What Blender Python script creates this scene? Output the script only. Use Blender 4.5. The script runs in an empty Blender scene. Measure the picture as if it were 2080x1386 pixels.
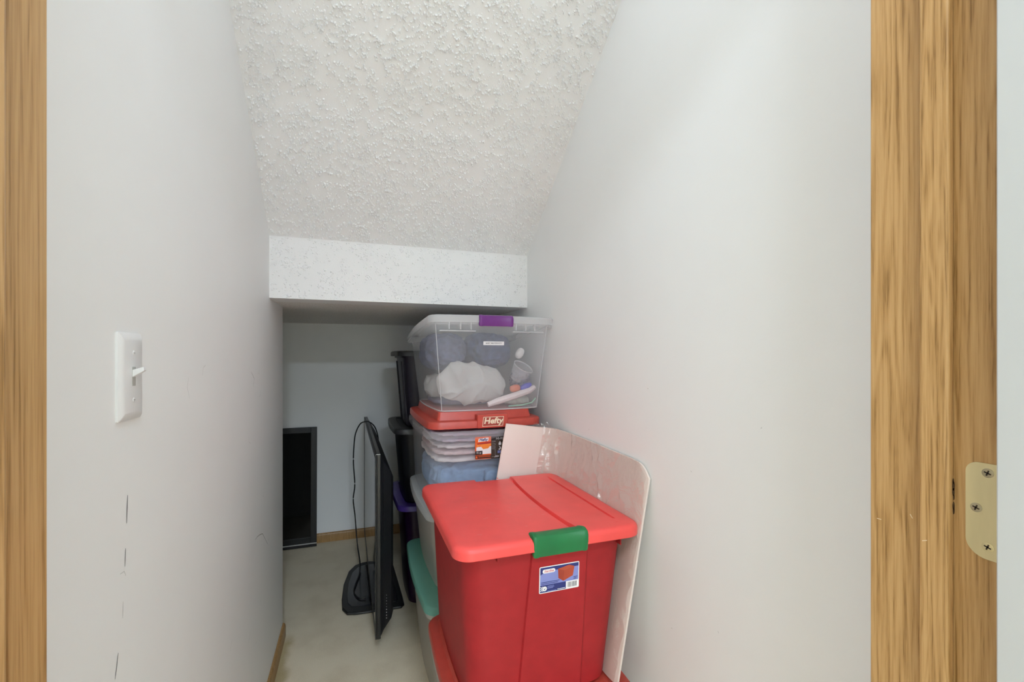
import bpy, bmesh, math, random
from mathutils import Vector, Matrix, noise
R = math.radians
sc = bpy.context.scene
COL = sc.collection
random.seed(7)

# ------------------------------------------------------------------ camera
EYE = 1.182
cam_d = bpy.data.cameras.new('camera')
cam = bpy.data.objects.new('camera', cam_d)
COL.objects.link(cam)
cam_d.sensor_fit = 'HORIZONTAL'
cam_d.sensor_width = 36.0
cam_d.lens = 913.2 / 2080 * 36.0
cam_d.shift_y = (723.5 - 693.0) / 2080
cam_d.clip_start = 0.01
cam.location = (0, 0, EYE)
cam.rotation_euler = (R(90), 0, R(-19.4))
sc.camera = cam

# ------------------------------------------------------------------ world, lights, exposure
w = bpy.data.worlds.new('world')
sc.world = w
w.use_nodes = True
w.node_tree.nodes['Background'].inputs[0].default_value = (.85, .9, 1, 1)
w.node_tree.nodes['Background'].inputs[1].default_value = 0.15

def light(name, kind, loc, energy, color=(1, 1, 1), **kw):
    d = bpy.data.lights.new(name, kind)
    d.energy = energy
    d.color = color
    for k, v in kw.items():
        setattr(d, k, v)
    o = bpy.data.objects.new(name, d)
    COL.objects.link(o)
    o.location = loc
    return o
BULB = (.21, .66, 2.30)
light('closet_bulb_light', 'POINT', BULB, 2.4, (.82, .91, 1), shadow_soft_size=.03)
light('hall_ceiling_light', 'AREA', (.30, -3.4, 2.38), 138, (.735, .86, 1), shape='DISK', size=.5)
light('hall_fill_light', 'AREA', (.1, -.6, 2.41), 26, (.735, .86, 1), shape='DISK', size=.5)  # added fill lamp just outside the door, brightens lids, floor and lower walls

vs = sc.view_settings
vs.view_transform = 'Standard'
vs.look = 'None'
vs.exposure = -0.10
vs.gamma = 1.0
vs.use_curve_mapping = False
sc.cycles.transparent_max_bounces = 24
sc.cycles.max_bounces = 16
sc.cycles.diffuse_bounces = 14

# ------------------------------------------------------------------ helpers
class MB:
    def __init__(s):
        s.v, s.f, s.m = [], [], []
    def add(s, vs_, fs, mi=0):
        o = len(s.v)
        s.v += [tuple(p) for p in vs_]
        for f in fs:
            s.f.append([i + o for i in f]); s.m.append(mi)
        return s
    def box(s, a, b, mi=0):
        x0, y0, z0 = a; x1, y1, z1 = b
        return s.add([(x0, y0, z0), (x1, y0, z0), (x1, y1, z0), (x0, y1, z0), (x0, y0, z1), (x1, y0, z1), (x1, y1, z1), (x0, y1, z1)],
                     [(0, 3, 2, 1), (4, 5, 6, 7), (0, 1, 5, 4), (1, 2, 6, 5), (2, 3, 7, 6), (3, 0, 4, 7)], mi)
    def loft(s, rings, cap0=False, cap1=False, mi=0):
        n = len(rings[0]); vs_ = [p for r in rings for p in r]; fs = []
        for k in range(len(rings) - 1):
            for i in range(n):
                j = (i + 1) % n
                fs.append((k * n + i, k * n + j, (k + 1) * n + j, (k + 1) * n + i))
        if cap0: fs.append(tuple(range(n))[::-1])
        if cap1: fs.append(tuple((len(rings) - 1) * n + i for i in range(n)))
        return s.add(vs_, fs, mi)
    def tube(s, pts, r, n=8, mi=0, cap=True):
        pts = [Vector(p) for p in pts]; rings = []; up = Vector((0, 0, 1))
        for i, p in enumerate(pts):
            t = (pts[min(i + 1, len(pts) - 1)] - pts[max(i - 1, 0)]).normalized()
            a = t.cross(up)
            if a.length < 1e-3: a = t.cross(Vector((0, 1, 0)))
            a.normalize(); b = t.cross(a)
            rr_ = r[i] if isinstance(r, (list, tuple)) else r
            rings.append([p + a * math.cos(2 * math.pi * k / n) * rr_ + b * math.sin(2 * math.pi * k / n) * rr_ for k in range(n)])
        return s.loft(rings, cap, cap, mi)
    def disc(s, c, nrm, r, h, n=16, mi=0):
        c = Vector(c); nrm = Vector(nrm).normalized()
        a = nrm.orthogonal().normalized(); b = nrm.cross(a)
        rg = lambda rr_, hh: [c + nrm * hh + (a * math.cos(2 * math.pi * k / n) + b * math.sin(2 * math.pi * k / n)) * rr_ for k in range(n)]
        return s.loft([rg(r, 0), rg(r, h * .6), rg(r * .8, h)], True, True, mi)
    def build(s, name, mats, parent=None, smooth=35, bevel=0, seg=2, fix=False):
        me = bpy.data.meshes.new(name)
        me.from_pydata(s.v, [], s.f)
        for i, k in enumerate(s.m):
            me.polygons[i].material_index = k
        if bevel or fix:
            bm = bmesh.new(); bm.from_mesh(me)
            if fix: bmesh.ops.recalc_face_normals(bm, faces=bm.faces)
            if bevel:
                es = [e for e in bm.edges if len(e.link_faces) == 2 and e.calc_face_angle(0) > R(30)]
                bmesh.ops.bevel(bm, geom=es, offset=bevel, segments=seg, profile=.5, affect='EDGES', clamp_overlap=True)
            bm.to_mesh(me); bm.free()
        if not isinstance(mats, (list, tuple)): mats = [mats]
        for m in mats: me.materials.append(m)
        if smooth:
            for p in me.polygons: p.use_smooth = not bevel
            if not bevel: me.set_sharp_from_angle(angle=R(smooth))
        o = bpy.data.objects.new(name, me)
        COL.objects.link(o)
        if parent is not None: o.parent = parent
        return o

def tag(o, label=None, cat=None, group=None, kind=None):
    if label: o['label'] = label
    if cat: o['category'] = cat
    if group: o['group'] = group
    if kind: o['kind'] = kind
    return o
def thing(name, label, cat, loc=(0, 0, 0), rz=0, group=None):
    o = bpy.data.objects.new(name, None)
    COL.objects.link(o)
    o.empty_display_size = .05
    o.location = loc; o.rotation_euler = (0, 0, R(rz))
    return tag(o, label, cat, group)
def box(name, a, b, m, parent=None, bevel=0, seg=2):
    return MB().box(a, b).build(name, m, parent, bevel=bevel, seg=seg)

def ring(hw, hl, r, z, nx=8, ny=8, na=6, bow=0, cx=0, cy=0, zf=None):
    """rounded rectangle, counter-clockwise; base rectangle + r * normal, sides bowed outwards"""
    hx, hy = hw - r, hl - r
    P = []
    sides = [((hx, -hy), (hx, hy), (1, 0), ny, 0), ((hx, hy), (-hx, hy), (0, 1), nx, 90), ((-hx, hy), (-hx, -hy), (-1, 0), ny, 180), ((-hx, -hy), (hx, -hy), (0, -1), nx, 270)]
    for a, b, nm, n, ang in sides:
        for i in range(n + 1):
            t = i / n
            k = r + bow * math.sin(math.pi * t)
            P.append((a[0] + (b[0] - a[0]) * t + nm[0] * k, a[1] + (b[1] - a[1]) * t + nm[1] * k))
        for i in range(1, na):
            an = R(ang + 90 * i / na)
            P.append((b[0] + r * math.cos(an), b[1] + r * math.sin(an)))
    return [(x + cx, y + cy, z + (zf(x, y) if zf else 0)) for x, y in P]

def text(s, size, loc, ux, uz, m, name, parent, shear=0, offset=0, wide=1.0):
    """flat print: letters in the plane spanned by ux and uz, centred on loc"""
    c = bpy.data.curves.new(name, 'FONT')
    c.body = s; c.size = size; c.shear = shear; c.offset = offset; c.align_x = 'CENTER'; c.align_y = 'CENTER'; c.resolution_u = 3
    t = bpy.data.objects.new('tmp', c); COL.objects.link(t)
    bpy.context.view_layer.update()
    me = bpy.data.meshes.new_from_object(t.evaluated_get(bpy.context.evaluated_depsgraph_get()))
    bpy.data.objects.remove(t)
    L, U, Z = Vector(loc), Vector(ux), Vector(uz)
    for v in me.vertices: v.co = L + U * v.co.x * wide + Z * v.co.y
    me.name = name
    me.materials.clear(); me.materials.append(m)
    o = bpy.data.objects.new(name, me); COL.objects.link(o); o.parent = parent
    return o
def plate(name, pts2, loc, ux, uz, nrm, m, parent, lift=.0003, thick=.0003):
    """thin printed patch: polygon pts2 (counter-clockwise in ux,uz) lifted off the plane"""
    L, U, Z, N = Vector(loc), Vector(ux), Vector(uz), Vector(nrm)
    a = [L + U * x + Z * y + N * lift for x, y in pts2]
    b = [p + N * thick for p in a]
    return MB().loft([a, b], True, True).build(name, m, parent, smooth=0)
def rect(x0, y0, x1, y1): return [(x0, y0), (x1, y0), (x1, y1), (x0, y1)]
def rrect2(x0, y0, x1, y1, r, n=5):
    P = []
    for cx, cy, a in ((x1 - r, y0 + r, -90), (x1 - r, y1 - r, 0), (x0 + r, y1 - r, 90), (x0 + r, y0 + r, 180)):
        for i in range(n + 1): P.append((cx + r * math.cos(R(a + 90 * i / n)), cy + r * math.sin(R(a + 90 * i / n))))
    return P

# ------------------------------------------------------------------ materials
def nt(name):
    m = bpy.data.materials.new(name); m.use_nodes = True
    t = m.node_tree; b = t.nodes['Principled BSDF']
    return m, t, b
def N(t, ty, **kw):
    n = t.nodes.new(ty)
    for k, v in kw.items():
        if k in n.inputs: n.inputs[k].default_value = v
        else: setattr(n, k, v)
    return n
def coords(t, scale=(1, 1, 1)):
    tc = N(t, 'ShaderNodeTexCoord'); mp = N(t, 'ShaderNodeMapping')
    t.links.new(tc.outputs['Object'], mp.inputs[0]); mp.inputs['Scale'].default_value = scale
    return mp.outputs[0]
def ramp(t, fac, stops):
    r = N(t, 'ShaderNodeValToRGB'); e = r.color_ramp.elements
    e[0].position, e[0].color = stops[0][0], (*stops[0][1], 1)
    e[1].position, e[1].color = stops[-1][0], (*stops[-1][1], 1)
    for p, c in stops[1:-1]:
        k = e.new(p); k.color = (*c, 1)
    t.links.new(fac, r.inputs[0])
    return r.outputs[0]
def bump(t, b, h, strength, dist):
    n = N(t, 'ShaderNodeBump', Strength=strength, Distance=dist)
    t.links.new(h, n.inputs['Height']); t.links.new(n.outputs[0], b.inputs['Normal'])
def plastic(name, col, rough=.4, var=.06, bs=.0, spec=.5, scale=30):
    m, t, b = nt(name)
    nz = N(t, 'ShaderNodeTexNoise', Scale=scale, Detail=4.0)
    t.links.new(coords(t), nz.inputs['Vector'])
    c0 = tuple(c * (1 - var) for c in col); c1 = tuple(min(1, c * (1 + var)) for c in col)
    t.links.new(ramp(t, nz.outputs['Fac'], [(.3, c0), (.7, c1)]), b.inputs['Base Color'])
    b.inputs['Roughness'].default_value = rough
    b.inputs['Specular IOR Level'].default_value = spec
    if bs: bump(t, b, nz.outputs['Fac'], bs, .002)
    return m
def clear(name, col, opaque, rough=.3, tint=(1, 1, 1)):
    """thin translucent plastic sheet: part of the light passes, part scatters, plus gloss"""
    m, t, b = nt(name)
    nz = N(t, 'ShaderNodeTexNoise', Scale=40.0, Detail=3.0)
    t.links.new(coords(t), nz.inputs['Vector'])
    t.links.new(ramp(t, nz.outputs['Fac'], [(.3, tuple(c * .96 for c in col)), (.7, col)]), b.inputs['Base Color'])
    b.inputs['Roughness'].default_value = rough
    tl = N(t, 'ShaderNodeBsdfTranslucent'); tl.inputs[0].default_value = (*col, 1)
    m1 = N(t, 'ShaderNodeMixShader'); m1.inputs[0].default_value = .45
    t.links.new(b.outputs[0], m1.inputs[1]); t.links.new(tl.outputs[0], m1.inputs[2])
    tr = N(t, 'ShaderNodeBsdfTransparent'); tr.inputs[0].default_value = (*tint, 1)
    mx = N(t, 'ShaderNodeMixShader'); mx.inputs[0].default_value = opaque
    t.links.new(tr.outputs[0], mx.inputs[1]); t.links.new(m1.outputs[0], mx.inputs[2])
    t.links.new(mx.outputs[0], t.nodes['Material Output'].inputs[0])
    return m
def cloth(name, col, var=.2, scale=60, rough=.95, bs=.5):
    m, t, b = nt(name)
    nz = N(t, 'ShaderNodeTexNoise', Scale=scale, Detail=5.0)
    t.links.new(coords(t), nz.inputs['Vector'])
    t.links.new(ramp(t, nz.outputs['Fac'], [(.3, tuple(c * (1 - var) for c in col)), (.7, tuple(min(1, c * (1 + var)) for c in col))]), b.inputs['Base Color'])
    b.inputs['Roughness'].default_value = rough
    bump(t, b, nz.outputs['Fac'], bs, .003)
    return m

def wall_mat(name, col, bs=.12):
    m, t, b = nt(name)
    co = coords(t)
    n1 = N(t, 'ShaderNodeTexNoise', Scale=3.0, Detail=6.0, Roughness=.6); t.links.new(co, n1.inputs['Vector'])
    n2 = N(t, 'ShaderNodeTexNoise', Scale=160.0, Detail=2.0); t.links.new(co, n2.inputs['Vector'])
    t.links.new(ramp(t, n1.outputs['Fac'], [(.3, tuple(c * .985 for c in col)), (.5, col), (.75, tuple(c * 1.01 for c in col))]), b.inputs['Base Color'])
    b.inputs['Roughness'].default_value = .55
    b.inputs['Specular IOR Level'].default_value = .3
    bump(t, b, n2.outputs['Fac'], bs, .001)
    return m
PAINT = wall_mat('wall_paint', (.875, .885, .885))
CEILP = wall_mat('ceiling_paint', (.872, .88, .89), .3)
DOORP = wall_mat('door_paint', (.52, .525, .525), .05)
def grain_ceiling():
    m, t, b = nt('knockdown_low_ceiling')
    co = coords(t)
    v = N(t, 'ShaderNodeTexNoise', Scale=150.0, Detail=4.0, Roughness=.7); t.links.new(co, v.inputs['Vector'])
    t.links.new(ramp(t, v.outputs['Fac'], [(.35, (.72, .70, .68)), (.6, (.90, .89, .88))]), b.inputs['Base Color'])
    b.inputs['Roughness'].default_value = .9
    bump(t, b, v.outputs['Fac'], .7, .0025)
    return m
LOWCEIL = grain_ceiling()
def oak(name, dark=1.0, seed=0.0, fine=1.0):
    m, t, b = nt(name)
    tc = N(t, 'ShaderNodeTexCoord'); mp = N(t, 'ShaderNodeMapping')
    t.links.new(tc.outputs['Object'], mp.inputs[0])
    mp.inputs['Location'].default_value = (seed, seed * 1.7, seed * .6)
    mp.inputs['Scale'].default_value = (1, 1, .055)
    co = mp.outputs[0]
    n1 = N(t, 'ShaderNodeTexNoise', Scale=34.0 * fine, Detail=2.0, Distortion=.6); t.links.new(co, n1.inputs['Vector'])
    # growth rings: sine of stretched noise
    mul = N(t, 'ShaderNodeMath', operation='MULTIPLY'); mul.inputs[1].default_value = 60; t.links.new(n1.outputs['Fac'], mul.inputs[0])
    sn = N(t, 'ShaderNodeMath', operation='SINE'); t.links.new(mul.outputs[0], sn.inputs[0])
    n2 = N(t, 'ShaderNodeTexNoise', Scale=330.0, Detail=4.0, Roughness=.75)
    mp2 = N(t, 'ShaderNodeMapping'); mp2.inputs['Scale'].default_value = (1, 1, .022); t.links.new(tc.outputs['Object'], mp2.inputs[0]); t.links.new(mp2.outputs[0], n2.inputs['Vector'])
    ml = N(t, 'ShaderNodeMath', operation='MULTIPLY'); ml.inputs[1].default_value = .075; t.links.new(sn.outputs[0], ml.inputs[0])
    ad = N(t, 'ShaderNodeMath', operation='ADD'); t.links.new(ml.outputs[0], ad.inputs[0]); t.links.new(n2.outputs['Fac'], ad.inputs[1])
    k = dark
    c = ramp(t, ad.outputs[0], [(.30, (.27 * k, .14 * k, .042 * k)), (.42, (.46 * k, .26 * k, .095 * k)), (.58, (.56 * k, .335 * k, .138 * k)), (.80, (.61 * k, .38 * k, .165 * k))])
    t.links.new(c, b.inputs['Base Color'])
    b.inputs['Roughness'].default_value = .38
    b.inputs['Specular IOR Level'].default_value = .4
    bump(t, b, ad.outputs[0], .12, .001)
    return m
OAK = oak('oak_jamb', .95); OAK2 = oak('oak_stop', .97, 3.1, 1.5); OAK3 = oak('oak_jamb_far', .92, 7.7); OAKB = oak('oak_baseboard', .8, 1.3)
def carpet():
    m, t, b = nt('beige_carpet')
    co = coords(t)
    n1 = N(t, 'ShaderNodeTexNoise', Scale=5.0, Detail=5.0, Roughness=.6); t.links.new(co, n1.inputs['Vector'])
    n2 = N(t, 'ShaderNodeTexNoise', Scale=420.0, Detail=3.0, Roughness=.7); t.links.new(co, n2.inputs['Vector'])
    c1 = ramp(t, n1.outputs['Fac'], [(.3, (.74, .64, .475)), (.55, (.84, .745, .57)), (.75, (.86, .77, .60))])
    c2 = ramp(t, n2.outputs['Fac'], [(.3, (.72, .72, .72)), (.7, (1.1, 1.1, 1.1))])
    mx = N(t, 'ShaderNodeMix', data_type='RGBA', blend_type='MULTIPLY'); mx.inputs['Factor'].default_value = .8
    t.links.new(c1, mx.inputs[6]); t.links.new(c2, mx.inputs[7])
    # soiled olive strip that runs along the left skirting
    sx = N(t, 'ShaderNodeSeparateXYZ'); t.links.new(co, sx.inputs[0])
    n3 = N(t, 'ShaderNodeTexNoise', Scale=9.0, Detail=4.0); t.links.new(co, n3.inputs['Vector'])
    wob = N(t, 'ShaderNodeMath', operation='MULTIPLY_ADD'); wob.inputs[1].default_value = .09; t.links.new(n3.outputs['Fac'], wob.inputs[0]); t.links.new(sx.outputs['X'], wob.inputs[2])
    mr = N(t, 'ShaderNodeMapRange', interpolation_type='SMOOTHSTEP'); mr.inputs[1].default_value = -.18; mr.inputs[2].default_value = -.215; mr.inputs[3].default_value = 0; mr.inputs[4].default_value = .8
    t.links.new(wob.outputs[0], mr.inputs[0])
    ry = N(t, 'ShaderNodeMapRange'); ry.inputs[1].default_value = 2.12; ry.inputs[2].default_value = 2.05; t.links.new(sx.outputs['Y'], ry.inputs[0])
    ff = N(t, 'ShaderNodeMath', operation='MULTIPLY'); t.links.new(mr.outputs[0], ff.inputs[0]); t.links.new(ry.outputs[0], ff.inputs[1])
    mx2 = N(t, 'ShaderNodeMix', data_type='RGBA', blend_type='MULTIPLY'); t.links.new(ff.outputs[0], mx2.inputs['Factor'])
    t.links.new(mx.outputs[2], mx2.inputs[6]); mx2.inputs[7].default_value = (.60, .55, .36, 1)
    t.links.new(mx2.outputs[2], b.inputs['Base Color'])
    b.inputs['Roughness'].default_value = 1
    b.inputs['Specular IOR Level'].default_value = .1
    bump(t, b, n2.outputs['Fac'], .6, .0012)
    return m
CARPET = carpet()
def metal(name, col, rough):
    m, t, b = nt(name)
    nz = N(t, 'ShaderNodeTexNoise', Scale=50.0, Detail=5.0); t.links.new(coords(t, (1, 1, .2)), nz.inputs['Vector'])
    t.links.new(ramp(t, nz.outputs['Fac'], [(.3, tuple(c * .85 for c in col)), (.7, col)]), b.inputs['Base Color'])
    b.inputs['Metallic'].default_value = .75; b.inputs['Roughness'].default_value = rough
    return m
BRASS = metal('brass', (.80, .69, .40), .42); SCREW = metal('screw_metal', (.50, .43, .29), .4)
SLOT = plastic('dark_slot', (.04, .025, .015), .8)
SWITCHW = plastic('white_switch_plastic', (.80, .80, .80), .28, .01)
SHAD = plastic('switch_slot', (.45, .45, .42), .6)
RED_SHADED = plastic('red_plastic_shaded', (.36, .020, .023), .5, .07, .03, .25)  # tote body: red darkened for its less lit front
RED_LIT = plastic('red_plastic_lit', (.88, .092, .082), .38, .06, .03, .4, scale=12)  # same tote's lid: paler red, the light from above is in the colour
REDB = plastic('brick_red_plastic', (.50, .062, .042), .38, .08)
GREEN = plastic('green_plastic', (.018, .165, .052), .42, .06, 0, .35)
PURPLE = plastic('purple_plastic', (.15, .025, .20), .38, .06)
CLEAR = clear('clear_bin_plastic', (.90, .92, .94), .25, .25)
CLEAR2 = clear('clear_bin_plastic_low', (.88, .89, .91), .25, .25)
CLEARRIM = clear('clear_rim_plastic', (.84, .85, .86), .62, .25)
MILKY = clear('milky_bin_plastic', (.84, .82, .78), .55, .3)
GREYLID = clear('grey_lid_plastic', (.76, .79, .81), .80, .3)
TEAL = clear('teal_lid_plastic', (.24, .60, .50), .82, .22, (.55, .85, .78))
BLACKP = plastic('black_plastic', (.012, .012, .014), .45, .1)
BLACKL = plastic('black_lid_plastic', (.022, .022, .024), .42, .1)
DKPUR = plastic('dark_purple_plastic', (.026, .008, .036), .35, .1)
PURLID = plastic('violet_lid_plastic', (.07, .035, .24), .33, .1)
TVB = plastic('tv_black', (.012, .012, .012), .42, .1)
TVE = plastic('tv_edge_black', (.022, .022, .021), .3, .1)
TVBACK = plastic('tv_back_black', (.01, .01, .012), .5, .1)
SILVER = metal('silver_strip', (.8, .8, .8), .3)
SCREEN = plastic('tv_screen', (.006, .006, .006), .035, .05, spec=.6)
GLOSSB = plastic('gloss_black_base', (.016, .016, .019), .14, .05)
CORD = plastic('cord_black', (.008, .008, .008), .5, .1)
BOARD = plastic('foam_board', (.78, .69, .63), .6, .03, scale=8)
WHITE = plastic('label_white', (.82, .80, .80), .4, .01)
NAVY_INK = plastic('label_navy', (.025, .035, .17), .4, .02)
PERI = plastic('label_periwinkle', (.22, .25, .55), .4, .03)
INK = plastic('label_black', (.018, .014, .014), .4, .02)
ORANGE = plastic('label_orange', (.80, .12, .012), .4, .03)
ORANGE2 = plastic('label_light_orange', (.85, .24, .03), .4, .03)
LRED = plastic('label_red', (.45, .03, .02), .4, .03)
BIN_PIC = plastic('label_bin_print', (.36, .05, .025), .4, .05)
CREAM = plastic('cream_print', (.78, .66, .48), .5, .02)
GREYINK = plastic('grey_print', (.42, .40, .40), .5, .02)
SCUFF = plastic('scuff', (.10, .10, .10), .8, .1)
SCUFF2 = plastic('light_scuff', (.36, .36, .36), .8, .1)

def film():
    m, t, b = nt('clear_film')
    b.inputs['Base Color'].default_value = (.8, .8, .8, 1)
    gl = N(t, 'ShaderNodeBsdfGlossy'); gl.inputs['Roughness'].default_value = .16
    n1 = N(t, 'ShaderNodeTexNoise', Scale=14.0, Detail=5.0, Distortion=1.5); t.links.new(coords(t), n1.inputs['Vector'])
    bp = N(t, 'ShaderNodeBump', Strength=.6, Distance=.02); t.links.new(n1.outputs['Fac'], bp.inputs['Height']); t.links.new(bp.outputs[0], gl.inputs['Normal'])
    tr = N(t, 'ShaderNodeBsdfTransparent'); tr.inputs[0].default_value = (.97, .95, .94, 1)
    mx = N(t, 'ShaderNodeMixShader'); mx.inputs[0].default_value = .17
    t.links.new(tr.outputs[0], mx.inputs[1]); t.links.new(gl.outputs[0], mx.inputs[2])
    t.links.new(mx.outputs[0], t.nodes['Material Output'].inputs[0])
    return m
FILM = film()

# ------------------------------------------------------------------ the room
XL, XR = -.282, .6976            # side walls of the closet
YF, YS, YN, YB = .339, 1.7877, 2.1077, 3.096   # inner front, soffit, end of left wall, back wall
ZB, ZT, ZC = 1.3884, 1.6098, 2.44              # soffit bottom, soffit top, flat ceiling
SL = .7774                                      # slope of the stair underside
YTOP = YS - (ZC - ZT) / SL
HX0, HX1, HY0 = -1.4, 2.2, -4.6                 # hallway
NX = -1.62                                      # nook under the landing

def struct(o, label, cat): return tag(o, label, cat, kind='structure')
fl = box('floor', (NX - .1, HY0 - .1, -.06), (HX1 + .1, YB + .1, 0), CARPET)
struct(fl, 'worn beige carpet covering the closet floor', 'floor')
wl = MB().box((XL - .10, YF, 0), (XL, YN, ZC)).build('wall_left', PAINT, bevel=.002)
struct(wl, 'scuffed white painted wall with the light switch', 'wall')
wr = box('wall_right', (XR, YF, 0), (XR + .1, YB + .1, ZC), PAINT)
struct(wr, 'plain white painted wall beside the storage bins', 'wall')
wb = box('wall_back', (NX - .1, YB, 0), (XR, YB + .1, ZB + .1), PAINT)
struct(wb, 'shaded white wall at the low far end of the closet', 'wall')
wn = box('wall_nook', (NX - .1, YN - .1, 0), (NX, YB, ZB + .1), PAINT)
struct(wn, 'white end wall of the nook behind the wall corner', 'wall')
wn2 = box('wall_nook_front', (NX, YN - .1, 0), (XL - .10, YN, ZB + .1), PAINT)
struct(wn2, 'white wall of the nook facing the leaning television', 'wall')
# stair underside: slope + vertical soffit + low ceiling + flat strip above the door
m = MB()
m.add([(XL - .1, YS, ZT), (XR + .1, YS, ZT), (XR + .1, YTOP, ZC), (XL - .1, YTOP, ZC), (XL - .1, YS, ZT + .25), (XR + .1, YS, ZT + .25), (XR + .1, YTOP, ZC + .25), (XL - .1, YTOP, ZC + .25)],
      [(0, 3, 2, 1), (4, 5, 6, 7), (0, 1, 5, 4), (1, 2, 6, 5), (2, 3, 7, 6), (3, 0, 4, 7)])
cs = m.build('ceiling', CEILP, smooth=0, fix=True)
struct(cs, 'sloped stair underside with knobbly white texture', 'ceiling')
so = box('wall_soffit', (XL, YS, ZB), (XR, YS + .12, ZT + .25), CEILP)
struct(so, 'short vertical soffit face where the stair underside drops', 'soffit')
lc = MB().box((NX, YN, ZB), (XR, YB, ZB + .1)).box((XL, YS + .12, ZB), (XR, YN, ZB + .1)).build('ceiling_low', LOWCEIL, smooth=0)
struct(lc, 'low shaded rough textured ceiling behind the soffit', 'ceiling')
cf = box('ceiling_flat', (HX0 - .1, HY0 - .1, ZC), (HX1 + .1, YTOP, ZC + .1), CEILP)
struct(cf, 'flat white ceiling over the doorway and the hall', 'ceiling')

# knobbly texture: real bumps on the slope and soffit
def bumps(name, parent, origin, ux, uy, nrm, W_, L_, n, smin, smax, hgt, clump, seed):
    rnd = random.Random(seed); mb = MB()
    O, U, V, Nn = Vector(origin), Vector(ux), Vector(uy), Vector(nrm)
    k = 0; tries = 0
    while k < n and tries < n * 12:
        tries += 1
        a, b = rnd.uniform(.004, W_ - .004), rnd.uniform(.004, L_ - .004)
        d = noise.noise(Vector((a * 38, b * 38, seed))) + .5 * noise.noise(Vector((a * 11, b * 11, seed + 4)))
        if d < clump + rnd.uniform(-.25, .25): continue
        s = smin + (smax - smin) * rnd.random() ** 2.2
        el = rnd.uniform(.7, 1.5); th = rnd.uniform(0, math.pi); h = hgt * s * rnd.uniform(.7, 1.25)
        c = O + U * a + V * b
        def rg(f, hh):
            out = []
            for i in range(7):
                an = 2 * math.pi * i / 7
                x, y = s * f * el * math.cos(an), s * f / el * math.sin(an)
                out.append(c + U * (x * math.cos(th) - y * math.sin(th)) + V * (x * math.sin(th) + y * math.cos(th)) + Nn * hh)
            return out
        r0, r1, r2 = rg(1, -.0004), rg(.82, h * .65), rg(.38, h)
        o = len(mb.v); mb.v += [tuple(p) for p in r0 + r1 + r2]
        for q in (0, 7):
            for i in range(7):
                j = (i + 1) % 7
                mb.f.append([o + q + i, o + q + j, o + q + 7 + j, o + q + 7 + i]); mb.m.append(0)
        mb.f.append([o + 14 + i for i in range(7)]); mb.m.append(0)
        k += 1
    ob = mb.build(name, CEILP, parent, smooth=0)
    for p in ob.data.polygons: p.use_smooth = True
    return tag(ob, kind='stuff')
un = Vector((0, -1, SL)).normalized()            # up the slope
nn = Vector((0, -SL, -1)).normalized()           # out of the slope
bumps('ceiling_texture', cs, (XL, YS, ZT), (1, 0, 0), un, nn, XR - XL, .98, 19000, .0016, .0037, 1.75, -.20, 11)
bumps('soffit_texture', so, (XL, YS, ZB), (1, 0, 0), (0, 0, 1), (0, -1, 0), XR - XL, ZT - ZB, 2600, .0013, .0033, 1.2, -.05, 23)

# hall side
wf = MB()
JR, JL, JT = .5417, -.1692, .019
wf.box((JR + JT, .222, 0), (HX1, YF, ZC)).box((HX0, .222, 0), (JL - JT, YF, ZC)).box((JL - JT, .222, 2.05), (JR + JT, YF, ZC))
o = wf.build('wall_front', PAINT, smooth=0); struct(o, 'white wall around the closet doorway', 'wall')
struct(box('wall_hall_left', (HX0 - .1, HY0, 0), (HX0, .222, ZC), PAINT), 'white hall wall on one side of the doorway', 'wall')
struct(box('wall_hall_right', (HX1, HY0, 0), (HX1 + .1, .222, ZC), PAINT), 'white hall wall beyond the open door', 'wall')
struct(box('wall_hall_back', (HX0, HY0 - .1, 0), (HX1, HY0, ZC), PAINT), 'white hall wall opposite the closet', 'wall')

# baseboards
def baseboard(name, pts, label):
    """profile swept between two points; pts = (x0,y0,x1,y1,nx,ny)"""
    x0, y0, x1, y1, nx_, ny_ = pts
    prof = [(0, 0), (.0115, 0), (.0115, .044), (.0095, .052), (.005, .0565), (0, .057)]
    a = [(x0 + nx_ * d, y0 + ny_ * d, z) for d, z in prof]; b = [(x1 + nx_ * d, y1 + ny_ * d, z) for d, z in prof]
    o = MB().loft([a, b], True, True).build(name, OAKB, smooth=50, fix=True)
    return struct(o, label, 'baseboard')
baseboard('baseboard_left', (XL, YF, XL, YN, 1, 0), 'oak baseboard below the scuffed wall with the switch')
baseboard('baseboard_back', (NX, YB, XR, YB, 0, -1), 'oak baseboard along the far wall')
baseboard('baseboard_right', (XR, YB - .012, XR, YF, -1, 0), 'oak baseboard behind the storage bins')

# door frame
t1 = box('trim_1', (JR, .222, 0), (JR + JT, YF, 2.05), OAK, bevel=.001); struct(t1, 'oak door jamb carrying the brass hinge', 'door jamb')
box('door_stop', (JR - .0105, .2645, 0), (JR, .289, 2.04), OAK2, t1, bevel=.0035, seg=3)
t2 = box('trim_2', (JL - JT, .222, 0), (JL, YF, 2.05), OAK3, bevel=.001); struct(t2, 'oak door jamb beside the switch wall', 'door jamb')
box('door_stop', (JL, .2645, 0), (JL + .0105, .289, 2.04), OAK2, t2, bevel=.0035, seg=3)
t3 = box('trim_3', (JL, .222, 2.03), (JR, YF, 2.05), OAK, bevel=.001); struct(t3, 'oak head jamb over the doorway', 'door jamb')

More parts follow.
